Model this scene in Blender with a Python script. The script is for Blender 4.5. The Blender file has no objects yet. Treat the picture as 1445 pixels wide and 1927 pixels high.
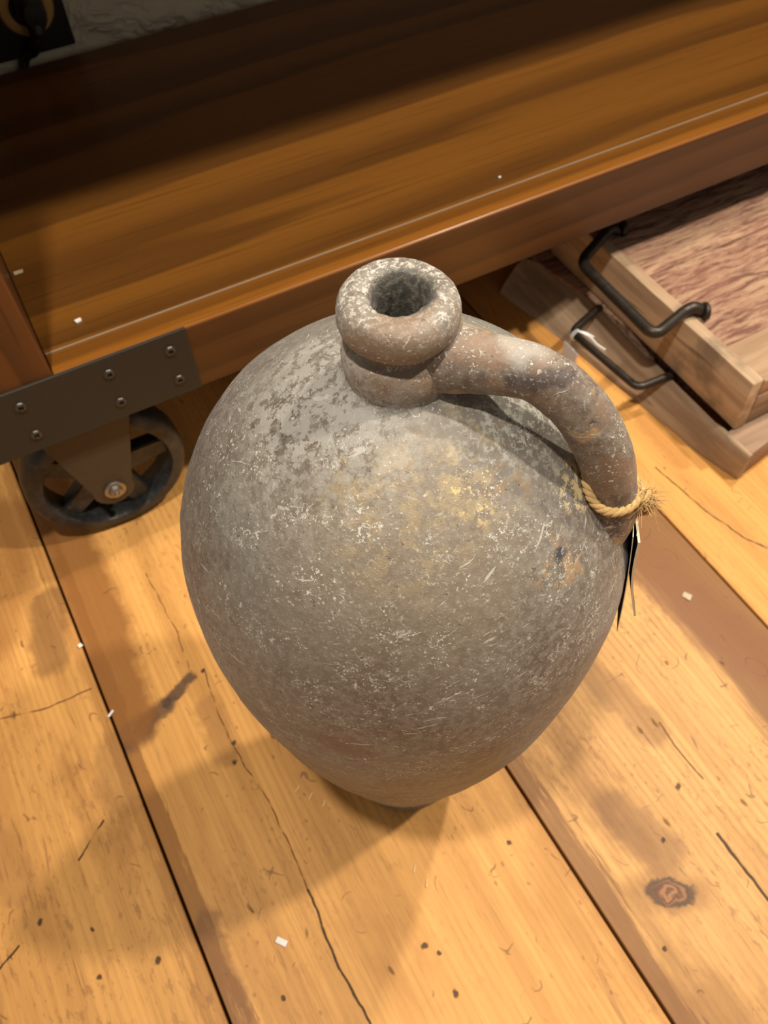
import bpy, bmesh, math, random
from mathutils import Vector, Matrix, noise as mnoise

random.seed(7)
C = bpy.context.scene.collection
S = 0.75                                  # plan units -> metres

# ------------------------------------------------------------------ camera
cd = bpy.data.cameras.new('camera')
cam = bpy.data.objects.new('camera', cd)
C.objects.link(cam)
cd.sensor_fit = 'VERTICAL'
cd.sensor_width = 18.0
cd.sensor_height = 24.0
cd.lens = 1545.46 / 1927.0 * 24.0
cd.clip_start = 0.02
R = Matrix(((0.8783053820848119, 0.40503929439259395, -0.25401343625643535),
            (-0.4776764729772448, 0.721068594235445, -0.5018817286685565),
            (-0.020120709850104807, 0.5621416657794267, 0.826796168731967)))
M4 = R.to_4x4()
M4.translation = Vector((0, 0, 1.0 * S))
cam.matrix_world = M4
cd.dof.use_dof = True
cd.dof.focus_distance = 0.36
cd.dof.aperture_fstop = 11.0
bpy.context.scene.camera = cam

# ------------------------------------------------------------------ world, lamps, exposure
world = bpy.data.worlds.new('room_light')
bpy.context.scene.world = world
world.use_nodes = True
bg = world.node_tree.nodes['Background']
bg.inputs['Color'].default_value = (1.0, 0.93, 0.82, 1)
bg.inputs['Strength'].default_value = 0.25


def lamp(name, loc, power, color, radius, target, angle=100, blend=0.6):
    ld = bpy.data.lights.new(name, 'SPOT')
    ld.energy = power
    ld.color = color
    ld.shadow_soft_size = radius
    ld.spot_size = math.radians(angle)
    ld.spot_blend = blend
    o = bpy.data.objects.new(name, ld)
    C.objects.link(o)
    o.location = Vector(loc) * S
    o.rotation_euler = (Vector(target) * S - o.location).to_track_quat('-Z', 'Y').to_euler()
    return o


lamp('ceiling_spot_lamp', (1.63, -0.32, 3.0), 138, (1.0, 0.88, 0.72), 0.05, (0.4, 0.3, 0.0))
lamp('ceiling_spot_lamp', (1.75, 0.73, 3.0), 142, (1.0, 0.88, 0.72), 0.05, (0.4, 0.3, 0.0))
lamp('ceiling_spot_lamp', (-0.21, 0.03, 2.4), 68, (1.0, 0.90, 0.77), 0.035, (0.2, 0.4, 0.2), 120)

vs = bpy.context.scene.view_settings
vs.view_transform = 'Standard'
vs.look = 'None'
vs.exposure = 0.0
vs.gamma = 1.0
vs.use_curve_mapping = False


# ------------------------------------------------------------------ node helper
class NT:
    def __init__(self, name):
        self.mat = bpy.data.materials.new(name)
        self.mat.use_nodes = True
        self.nt = self.mat.node_tree
        self.nt.nodes.clear()
        self.out = self.nt.nodes.new('ShaderNodeOutputMaterial')
        self.b = self.nt.nodes.new('ShaderNodeBsdfPrincipled')
        self.nt.links.new(self.b.outputs[0], self.out.inputs['Surface'])
        self._obj = None

    def set(self, sock, v):
        if v is None:
            return
        if isinstance(v, bpy.types.NodeSocket):
            self.nt.links.new(v, sock)
        else:
            if sock.type == 'RGBA' and len(v) == 3:
                v = (*v, 1)
            sock.default_value = v

    @property
    def P(self):
        if self._obj is None:
            self._obj = self.nt.nodes.new('ShaderNodeTexCoord').outputs['Object']
        return self._obj

    def m(self, op, a, b=None, c=None, clamp=False):
        n = self.nt.nodes.new('ShaderNodeMath')
        n.operation = op
        n.use_clamp = clamp
        for i, v in enumerate((a, b, c)):
            self.set(n.inputs[i], v)
        return n.outputs[0]

    def v(self, op, a, b=None, scale=None):
        n = self.nt.nodes.new('ShaderNodeVectorMath')
        n.operation = op
        self.set(n.inputs[0], a)
        if b is not None:
            self.set(n.inputs[1], b)
        if scale is not None:
            self.set(n.inputs['Scale'], scale)
        return n.outputs['Value'] if op in ('LENGTH', 'DOT_PRODUCT', 'DISTANCE') else n.outputs['Vector']

    def xyz(self, vec):
        n = self.nt.nodes.new('ShaderNodeSeparateXYZ')
        self.set(n.inputs[0], vec)
        return n.outputs

    def comb(self, x, y, z):
        n = self.nt.nodes.new('ShaderNodeCombineXYZ')
        for i, q in enumerate((x, y, z)):
            self.set(n.inputs[i], q)
        return n.outputs[0]

    def noise(self, vec, scale=5, detail=3, rough=0.5, dist=0, color=False):
        n = self.nt.nodes.new('ShaderNodeTexNoise')
        self.set(n.inputs['Vector'], vec)
        self.set(n.inputs['Scale'], scale)
        self.set(n.inputs['Detail'], detail)
        self.set(n.inputs['Roughness'], rough)
        self.set(n.inputs['Distortion'], dist)
        return n.outputs['Color' if color else 0]

    def vor(self, vec, scale, rnd=1.0, feature='F1'):
        n = self.nt.nodes.new('ShaderNodeTexVoronoi')
        n.feature = feature
        self.set(n.inputs['Vector'], vec)
        self.set(n.inputs['Scale'], scale)
        self.set(n.inputs['Randomness'], rnd)
        return n.outputs

    def sstep(self, x, a, b, lo=0.0, hi=1.0):
        n = self.nt.nodes.new('ShaderNodeMapRange')
        n.interpolation_type = 'SMOOTHSTEP'
        self.set(n.inputs[0], x)
        for i, q in zip((1, 2, 3, 4), (a, b, lo, hi)):
            self.set(n.inputs[i], q)
        return n.outputs[0]

    def mix(self, f, a, b, mode='MIX'):
        n = self.nt.nodes.new('ShaderNodeMix')
        n.data_type = 'RGBA'
        n.blend_type = mode
        n.clamp_factor = True
        self.set(n.inputs['Factor'], f)
        self.set(n.inputs['A'], a) if False else self.set(n.inputs[6], a)
        self.set(n.inputs[7], b)
        return n.outputs[2]

    def scl(self, vec, s):
        return self.v('MULTIPLY', vec, s)

    def warp(self, vec, scale, amt, detail=2):
        c = self.noise(vec, scale, detail, 0.5, 0, True)
        d = self.v('SUBTRACT', c, (0.5, 0.5, 0.5))
        return self.v('ADD', vec, self.v('SCALE', d, scale=amt))

    def bump(self, h, strength=0.3, dist=0.002, prev=None):
        n = self.nt.nodes.new('ShaderNodeBump')
        n.inputs['Strength'].default_value = strength
        n.inputs['Distance'].default_value = dist
        self.set(n.inputs['Height'], h)
        if prev is not None:
            self.set(n.inputs['Normal'], prev)
        return n.outputs[0]

    def seg(self, vec, a, b):
        """distance from vec to the segment a-b"""
        a = Vector(a)
        b = Vector(b)
        ba = b - a
        pa = self.v('SUBTRACT', vec, a)
        h = self.m('MULTIPLY', self.v('DOT_PRODUCT', pa, ba), 1.0 / max(ba.length_squared, 1e-9), clamp=True)
        return self.v('LENGTH', self.v('SUBTRACT', pa, self.v('SCALE', tuple(ba), scale=h)))

    def poly(self, vec, pts):
        d = None
        for a, b in zip(pts[:-1], pts[1:]):
            s = self.seg(vec, a, b)
            d = s if d is None else self.m('MINIMUM', d, s)
        return d

    def fin(self, color=None, rough=0.5, normal=None, metal=0.0, spec=None, coat=None):
        self.set(self.b.inputs['Base Color'], color)
        self.set(self.b.inputs['Roughness'], rough)
        self.set(self.b.inputs['Metallic'], metal)
        if normal is not None:
            self.set(self.b.inputs['Normal'], normal)
        if spec is not None:
            self.set(self.b.inputs['Specular IOR Level'], spec)
        if coat is not None:
            self.set(self.b.inputs['Coat Weight'], coat)
            self.set(self.b.inputs['Coat Roughness'], 0.18)
        return self.mat


# ------------------------------------------------------------------ materials
def f2(x, y):
    return (x * S, y * S, 0.0)


def floor_mat(name, x0, x1, light, dark, left_band=(0.03, 0.8), right_band=(0.012, 0.5), seed=0.0,
              blot=0.5, cracks=(), stains_patches=(), knots=(), wear=0.35, holes=(), ringamt=0.5):
    """one pine plank between the joints x0 and x1 (plan units at y=0)"""
    t = NT(name)
    p = t.P
    s = t.xyz(p)
    x = t.m('ADD', s[0], t.m('MULTIPLY', s[1], 0.0169))       # across the plank
    flat = t.comb(s[0], s[1], 0.0)
    q = t.comb(t.m('ADD', x, seed), s[1], seed * 3.1)
    # annual rings, long waves running down the plank
    wob = t.noise(t.scl(q, (7, 0.9, 1)), 1.0, 3, 0.5)
    ph = t.m('ADD', t.m('MULTIPLY', x, 900.0), t.m('MULTIPLY', wob, 46.0))
    rings = t.m('MULTIPLY_ADD', t.m('SINE', ph), 0.5, 0.5)
    rings = t.m('POWER', rings, 2.2)
    fine = t.noise(t.scl(q, (420, 9, 1)), 1.0, 4, 0.6)
    mid = t.noise(t.scl(q, (40, 2.2, 1)), 1.0, 4, 0.55)
    big = t.noise(t.scl(q, (5, 2.2, 1)), 1.0, 4, 0.6)
    deep = tuple(0.5 * a + 0.5 * b for a, b in zip(light, dark))
    c = t.mix(t.sstep(mid, 0.35, 0.7), light, tuple(0.62 * a + 0.38 * b for a, b in zip(light, dark)))
    c = t.mix(t.m('MULTIPLY', rings, t.m('MULTIPLY', t.sstep(big, 0.25, 0.65), 1.25 * ringamt)), c, deep)
    c = t.mix(t.m('MULTIPLY', t.sstep(fine, 0.50, 0.70), 0.55), c, deep)
    pore = t.noise(t.scl(q, (900, 26, 1)), 1.0, 2, 0.5)
    c = t.mix(t.m('MULTIPLY', t.sstep(pore, 0.62, 0.72), t.sstep(mid, 0.4, 0.65, 0.1, 0.6)), c, tuple(0.8 * a for a in dark))
    # blotchy old varnish
    bl = t.noise(t.scl(t.warp(q, 20, 0.02), (9, 3.2, 1)), 1.0, 6, 0.62)
    c = t.mix(t.m('MULTIPLY', t.sstep(bl, 0.50, 0.68), blot), c, dark)
    c = t.mix(t.m('MULTIPLY', t.sstep(bl, 0.44, 0.28), 0.35), c, tuple(min(1, 1.16 * a) for a in light))
    # worn dark bands along the joints
    en = t.noise(t.scl(q, (70, 5, 1)), 1.0, 6, 0.7)
    for side, (w, k) in (('l', left_band), ('r', right_band)):
        d = t.m('SUBTRACT', x, x0 * S) if side == 'l' else t.m('SUBTRACT', x1 * S, x)
        d = t.m('SUBTRACT', d, t.m('MULTIPLY', t.m('SUBTRACT', en, 0.5), 0.075))
        c = t.mix(t.m('MULTIPLY', t.sstep(d, w * S, w * S * 0.72), k), c, dark)
    # soft-shaped staining and other patches: (pts, radius, strength, colour)
    wp = t.warp(t.warp(flat, 40, 0.02, 4), 160, 0.006, 2)
    for pts, r, k, col in stains_patches:
        d = t.poly(wp, [f2(*a) for a in pts])
        c = t.mix(t.m('MULTIPLY', t.sstep(d, r * S, r * S * 0.45), k), c, col)
    # knots: centre, half axes, angle
    for (kx, ky), (ra, rb_), ang in knots:
        l = t.v('SUBTRACT', t.warp(t.warp(flat, 60, 0.014, 3), 220, 0.004, 2), f2(kx, ky))
        ls = t.xyz(l)
        ca, sa = math.cos(ang), math.sin(ang)
        u = t.m('ADD', t.m('MULTIPLY', ls[0], ca / (ra * S)), t.m('MULTIPLY', ls[1], sa / (ra * S)))
        w = t.m('ADD', t.m('MULTIPLY', ls[0], -sa / (rb_ * S)), t.m('MULTIPLY', ls[1], ca / (rb_ * S)))
        rr = t.v('LENGTH', t.comb(u, w, 0))
        c = t.mix(t.sstep(rr, 2.6, 0.9, 0, 0.55), c, dark)
        sw = t.m('MULTIPLY_ADD', t.m('SINE', t.m('ADD', t.m('MULTIPLY', rr, 13.0), t.m('MULTIPLY', u, 2.0))), 0.5, 0.5)
        c = t.mix(t.sstep(rr, 1.05, 0.8), c, t.mix(sw, (0.36, 0.165, 0.07), (0.13, 0.055, 0.026)))
        ring = t.m('ABSOLUTE', t.m('SUBTRACT', rr, 1.0))
        c = t.mix(t.sstep(ring, 0.36, 0.04, 0, 0.8), c, (0.05, 0.03, 0.022))
        c = t.mix(t.sstep(t.m('ABSOLUTE', w), 0.16, 0.05, 0, 0.7) if False else 0.0, c, dark)
    # dents, dings and flecks
    dv = t.vor(t.scl(t.warp(q, 35, 0.012), (1.0, 0.36, 1)), 62)
    keep = t.m('GREATER_THAN', t.xyz(dv['Color'])[0], 1.0 - wear * 0.55)
    dent = t.m('MULTIPLY', t.sstep(dv['Distance'], 0.13, 0.05), keep)
    pv = t.vor(t.scl(t.warp(q, 80, 0.006), (1.0, 0.6, 1)), 150)
    fleck = t.m('MULTIPLY', t.sstep(pv['Distance'], 0.24, 0.12),
                t.m('GREATER_THAN', t.xyz(pv['Color'])[1], 1.0 - wear * 1.1))
    fleck = t.m('MULTIPLY', fleck, t.sstep(big, 0.42, 0.6))
    c = t.mix(t.m('MULTIPLY', dent, 0.75), c, (0.10, 0.045, 0.022))
    c = t.mix(t.m('MULTIPLY', fleck, 0.5), c, (0.17, 0.075, 0.03))
    scr = t.noise(t.scl(t.warp(q, 6, 0.06), (160, 14, 1)), 1.0, 2, 0.5)
    c = t.mix(t.m('MULTIPLY', t.sstep(scr, 0.70, 0.76), 0.4 * wear / 0.35), c, (0.20, 0.09, 0.04))
    # scuffed, speckled varnish and short curled scratches
    sp1 = t.noise(t.scl(t.warp(q, 50, 0.008), (230, 75, 1)), 1.0, 4, 0.65)
    area = t.sstep(t.noise(t.scl(q, (11, 5, 1)), 1.0, 5, 0.65), 0.42, 0.62)
    c = t.mix(t.m('MULTIPLY', t.m('MULTIPLY', t.sstep(sp1, 0.54, 0.64), area), min(0.75, 1.1 * wear)), c, (0.26, 0.115, 0.045))
    cur = t.noise(t.scl(q, (1, 0.8, 1)), 34, 1, 0.4)
    cl = t.m('MULTIPLY', t.sstep(t.m('ABSOLUTE', t.m('SUBTRACT', cur, 0.52)), 0.010, 0.003),
             t.sstep(t.noise(q, 48, 1, 0.4), 0.66 - 0.08 * wear, 0.70 - 0.08 * wear))
    c = t.mix(t.m('MULTIPLY', cl, 0.6), c, (0.13, 0.06, 0.03))
    hgt = t.m('MULTIPLY', dent, -1.0)
    jit = t.warp(flat, 45, 0.005, 3)
    for pts, w, col in cracks:
        w = w * 0.68
        d = t.poly(jit, [f2(*a) for a in pts])
        k = t.sstep(d, w * S, w * S * 0.35)
        c = t.mix(k, c, col)
        hgt = t.m('SUBTRACT', hgt, k)
    for hx, hy, r in holes:
        r = r * 0.78
        d = t.v('DISTANCE', t.warp(flat, 110, 0.007), f2(hx, hy))
        k = t.sstep(d, r * S, r * S * 0.55)
        c = t.mix(t.m('MULTIPLY', k, 0.9), c, (0.035, 0.022, 0.018))
        hgt = t.m('SUBTRACT', hgt, k)
    nb = t.bump(t.m('ADD', t.m('MULTIPLY', fine, 0.25), t.m('MULTIPLY', mid, 0.4)), 0.16, 0.002)
    nb = t.bump(hgt, 0.5, 0.0012, nb)
    ro = t.m('ADD', 0.34, t.m('MULTIPLY', bl, 0.25))
    return t.fin(c, ro, nb, spec=0.2)


LIGHT = (0.74, 0.385, 0.115)
DARK = (0.26, 0.105, 0.028)
INK = (0.07, 0.045, 0.035)
CRK = (0.045, 0.022, 0.012)
m_left = floor_mat('pine_left', -0.537, -0.137, LIGHT, DARK, (0.02, 0.3), (0.014, 0.4), 1.7, 0.6,
                   cracks=[([(-0.2695, 0.5674), (-0.2135, 0.5516), (-0.1566, 0.5495)], 0.0022, (0.2, 0.08, 0.03)),
                           ([(-0.1921, 0.3816), (-0.2306, 0.3543)], 0.0025, CRK),
                           ([(-0.3378, 0.2874), (-0.3156, 0.2996)], 0.0025, CRK)],
                   stains_patches=[([(-0.19, 0.86), (-0.26, 0.70)], 0.07, 0.55, DARK),
                           ([(-0.17, 0.70), (-0.19, 0.62)], 0.035, 0.6, (0.13, 0.06, 0.025)),
                           ([(-0.155, 0.46), (-0.165, 0.40)], 0.03, 0.4, (0.20, 0.10, 0.04)),
                           ([(-0.32, 0.45), (-0.30, 0.36)], 0.03, 0.35, (0.25, 0.12, 0.05))],
                   wear=0.45, holes=[(-0.1853, 0.2121, 0.006), (-0.2877, 0.3112, 0.005), (-0.2381, 0.2751, 0.004),
                                     (-0.2464, 0.2273, 0.005)])
m_mid = floor_mat('pine_middle', -0.137, 0.2612, LIGHT, DARK, (0.020, 0.7), (0.008, 0.2), 5.2, 0.35,
                  cracks=[([(-0.0171, 0.5057), (-0.0244, 0.4341), (-0.0204, 0.3613), (-0.0116, 0.3108),
                            (-0.0118, 0.2513), (-0.0114, 0.1981)], 0.0016, (0.16, 0.065, 0.025)),
                          ([(-0.0114, 0.1981), (-0.0158, 0.1499), (-0.0164, 0.1113), (-0.0114, 0.0551),
                            (-0.0114, 0.0)], 0.0028, CRK),
                          ([(-0.036, 0.68), (-0.03, 0.5762), (-0.0313, 0.5326), (-0.0348, 0.5156)], 0.0016,
                           (0.2, 0.08, 0.03))],
                  stains_patches=[([(-0.1393, 0.460), (-0.112, 0.470)], 0.026, 0.75, INK), ([(-0.112, 0.470), (-0.078, 0.482)], 0.017, 0.8, INK), ([(-0.078, 0.484), (-0.0364, 0.5037)], 0.0105, 0.85, INK),
                          ([(-0.115, 0.90), (-0.114, 0.62), (-0.128, 0.48)], 0.046, 0.85, DARK),
                          ([(-0.03, 0.45), (-0.035, 0.39)], 0.022, 0.35, (0.22, 0.1, 0.04)),
                          ([(-0.125, 0.22), (-0.13, 0.12)], 0.02, 0.5, (0.16, 0.07, 0.03))],
                  wear=0.28, ringamt=0.35,
                  holes=[(0.0745, 0.0858, 0.0055), (0.0845, 0.0722, 0.0045), (-0.0816, 0.115, 0.005),
                         (0.0812, 0.0328, 0.005), (0.2125, 0.132, 0.005), (-0.028, 0.37, 0.006),
                         (-0.02, 0.395, 0.005), (-0.02, 0.503, 0.004)])
m_right = floor_mat('pine_right', 0.2612, 0.6673, (0.72, 0.40, 0.135), (0.21, 0.093, 0.034), (0.028, 0.8), (0.115, 0.85), 9.4, 0.62,
                    cracks=[([(0.4543, 0.1605), (0.4535, 0.12), (0.4546, 0.081)], 0.0022, (0.16, 0.07, 0.03)),
                            ([(0.4279, 0.0236), (0.4285, -0.0101), (0.4294, -0.0565)], 0.004, CRK)],
                    stains_patches=[([(0.40, 0.34), (0.44, 0.16)], 0.03, 0.5, (0.2, 0.09, 0.035)),
                            ([(0.34, 0.10), (0.36, 0.04)], 0.035, 0.55, (0.19, 0.09, 0.04)),
                            ([(0.57, 0.44), (0.60, 0.25), (0.64, 0.12)], 0.05, 0.7, (0.24, 0.1, 0.04))],
                    knots=[((0.340, 0.001), (0.024, 0.0115), -0.55)], wear=0.62, ringamt=0.75,
                    holes=[(0.2989, -0.0392, 0.005), (0.4234, 0.0882, 0.006), (0.37, 0.05, 0.0035)])
m_far = floor_mat('pine_far', 0.6673, 1.07, (0.74, 0.37, 0.10), (0.30, 0.12, 0.035), (0.006, 0.2), (0.02, 0.4), 13.3, 0.4,
                  cracks=[([(0.7055, 0.4766), (0.7182, 0.3767), (0.7341, 0.3163), (0.751, 0.2864)], 0.0022, CRK)],
                  stains_patches=[([(0.752, 0.56), (0.748, 0.47)], 0.022, 0.45, (0.36, 0.15, 0.04))],  # soft orange-brown patch on the board beside the trays
                  wear=0.2, ringamt=0.2)
m_plain = floor_mat('pine_plain', -5, 5, LIGHT, DARK, (0, 0), (0, 0), 21.0, 0.4)


def simple(name, col, rough=0.5, metal=0.0, spec=None, bumpscale=None, bstr=0.2, var=0.15):
    t = NT(name)
    n = t.noise(t.P, bumpscale or 60, 4, 0.6)
    c = t.mix(n, tuple(a * (1 - var) for a in col), tuple(a * (1 + var) for a in col))
    nb = t.bump(n, bstr, 0.001)
    return t.fin(c, rough, nb, metal, spec)


m_sub = simple('dark_subfloor', (0.012, 0.008, 0.006), 0.9)


def cabinet_mat(name, a, b, axis=0, rough=0.32, seed=0.0, coat=0.35, cathedral=True):
    """dark stained, varnished wood with the grain along an axis (0 = x, 2 = z)"""
    t = NT(name)
    s = t.xyz(t.P)
    if axis == 0:
        q = t.comb(t.m('ADD', s[0], seed), s[1], s[2])
        st = t.scl(q, (1.0, 14.0, 14.0))
        ac = t.m('ADD', s[1], s[2])
    else:
        q = t.comb(s[0], s[1], t.m('ADD', s[2], seed))
        st = t.scl(q, (14.0, 14.0, 1.0))
        ac = t.m('ADD', s[0], s[1])
    w = t.noise(st, 0.55, 3, 0.5)
    ph = t.m('ADD', t.m('MULTIPLY', ac, 75.0 if cathedral else 200.0), t.m('MULTIPLY', w, 17.0))
    saw = t.m('FRACT', t.m('MULTIPLY', ph, 0.16))
    band = t.m('MULTIPLY', t.sstep(saw, 0.0, 0.75), t.sstep(saw, 1.0, 0.9))
    fine = t.noise(t.scl(st, (6.0 if axis == 0 else 18.0, 18.0, 18.0 if axis == 0 else 6.0)), 1.0, 4, 0.65)
    blot = t.noise(st, 1.4, 4, 0.6)
    c = t.mix(t.m('ADD', t.m('MULTIPLY', band, 0.62), t.m('MULTIPLY', blot, 0.3)), a, b)
    c = t.mix(t.m('MULTIPLY', t.sstep(fine, 0.5, 0.75), 0.5), c, tuple(0.45 * x for x in a))
    dust = t.sstep(t.noise(t.P, 260, 2, 0.5), 0.74, 0.8)
    c = t.mix(t.m('MULTIPLY', dust, 0.15), c, (0.4, 0.3, 0.2))
    nb = t.bump(fine, 0.06, 0.001)
    return t.fin(c, t.m('ADD', rough, t.m('MULTIPLY', blot, 0.15)), nb, spec=0.4, coat=coat)


m_shelf = cabinet_mat('shelf_veneer', (0.092, 0.034, 0.005), (0.235, 0.090, 0.011), 0, 0.36, 0.3, 0.25)
m_rail = cabinet_mat('rail_wood', (0.047, 0.017, 0.0048), (0.098, 0.036, 0.009), 0, 0.33, 4.0, 0.35, False)
m_lip = cabinet_mat('lipping_wood', (0.155, 0.056, 0.008), (0.30, 0.110, 0.013), 0, 0.30, 8.0, 0.4, False)
m_side = cabinet_mat('side_wood', (0.060, 0.021, 0.006), (0.135, 0.046, 0.011), 2, 0.4, 2.0, 0.15, False)
m_caulk = simple('dried_glue_line', (0.34, 0.24, 0.15), 0.6)
m_steel = simple('blackened_steel', (0.030, 0.026, 0.021), 0.5, 0.0, 0.35, 400, 0.08, 0.2)
m_steel_screw = simple('dark_screw_steel', (0.09, 0.08, 0.07), 0.35, 0.8, None, 300, 0.1)
m_fork = simple('brown_painted_steel', (0.060, 0.043, 0.028), 0.5, 0.0, 0.35, 120, 0.1, 0.18)
m_hub = simple('dull_zinc_bolt', (0.30, 0.28, 0.25), 0.38, 0.9, None, 200, 0.1)


def iron_mat():
    t = NT('cast_iron')
    n = t.noise(t.P, 45, 5, 0.65)
    f = t.noise(t.P, 330, 3, 0.6)
    c = t.mix(t.sstep(n, 0.35, 0.7), (0.018, 0.019, 0.021), (0.055, 0.055, 0.056))
    c = t.mix(t.sstep(n, 0.62, 0.78, 0, 0.5), c, (0.09, 0.055, 0.03))
    c = t.mix(t.m('MULTIPLY', t.sstep(f, 0.66, 0.74), t.sstep(n, 0.45, 0.6)), c, (0.32, 0.29, 0.25))
    nb = t.bump(n, 0.5, 0.003)
    nb = t.bump(f, 0.25, 0.001, nb)
    return t.fin(c, 0.45, nb, 0.15, 0.5)


m_iron = iron_mat()


def rod_mat():
    t = NT('wrought_iron')
    n = t.noise(t.P, 160, 4, 0.6)
    c = t.mix(n, (0.022, 0.019, 0.017), (0.07, 0.055, 0.042))
    return t.fin(c, 0.42, t.bump(n, 0.3, 0.001), 0.6)


m_rod = rod_mat()


def wall_mat():
    t = NT('plaster')
    w = t.warp(t.P, 14, 0.05, 3)
    n = t.noise(w, 9, 5, 0.55, 0.6)
    n2 = t.noise(w, 28, 4, 0.6)
    h = t.m('ADD', t.sstep(n, 0.42, 0.62), t.m('MULTIPLY', n2, 0.35))
    c = t.mix(n, (0.60, 0.545, 0.41), (0.72, 0.66, 0.51))
    return t.fin(c, 0.75, t.bump(h, 0.8, 0.010), spec=0.2)


m_wall = wall_mat()


def crate_mat(name, a, b, axis, rough_saw=False, seed=0.0):
    """weathered wood; axis = grain direction"""
    t = NT(name)
    sc = [60.0, 60.0, 60.0]
    sc[axis] = 4.0
    base = t.v('ADD', t.P, (seed, seed * 1.7, seed * 0.6))
    st = t.scl(t.warp(base, 9, 0.012), tuple(sc))
    n = t.noise(st, 1.0, 5, 0.6)
    blot = t.noise(base, 11, 4, 0.6)
    c = t.mix(t.sstep(n, 0.32, 0.68), a, b)
    if rough_saw:
        sc2 = [130.0, 130.0, 130.0]
        sc2[axis] = 16.0
        g = t.noise(t.scl(t.warp(base, 14, 0.02), tuple(sc2)), 1.0, 4, 0.7)
        c = t.mix(t.sstep(g, 0.47, 0.60), c, (0.47, 0.30, 0.19))
        c = t.mix(t.sstep(g, 0.475, 0.40, 0, 0.85), c, (0.15, 0.070, 0.050))
        c = t.mix(t.m('MULTIPLY', t.sstep(blot, 0.42, 0.7), 0.5), c, (0.30, 0.135, 0.095))
        nb = t.bump(g, 0.9, 0.006)
        nb = t.bump(n, 0.4, 0.003, nb)
    else:
        c = t.mix(t.sstep(n, 0.62, 0.75, 0, 0.8), c, (0.07, 0.05, 0.035))
        c = t.mix(t.sstep(blot, 0.58, 0.72, 0, 0.55), c, (0.10, 0.085, 0.065))
        nb = t.bump(n, 0.5, 0.003)
    return t.fin(c, 0.75, nb, spec=0.2)


m_end_up = crate_mat('weathered_end_board', (0.35, 0.235, 0.145), (0.56, 0.40, 0.26), 1, False, 0.4)
m_end_low = crate_mat('greyed_end_board', (0.26, 0.175, 0.11), (0.45, 0.32, 0.205), 1, False, 2.3)
m_saw = crate_mat('rough_sawn_red_board', (0.27, 0.140, 0.098), (0.40, 0.235, 0.155), 0, True, 1.1)
m_board = crate_mat('pale_sawn_board', (0.33, 0.21, 0.125), (0.48, 0.32, 0.20), 0, False, 5.0)
m_side_low = crate_mat('grey_side_board', (0.24, 0.15, 0.10), (0.40, 0.27, 0.18), 0, False, 7.0)


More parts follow.
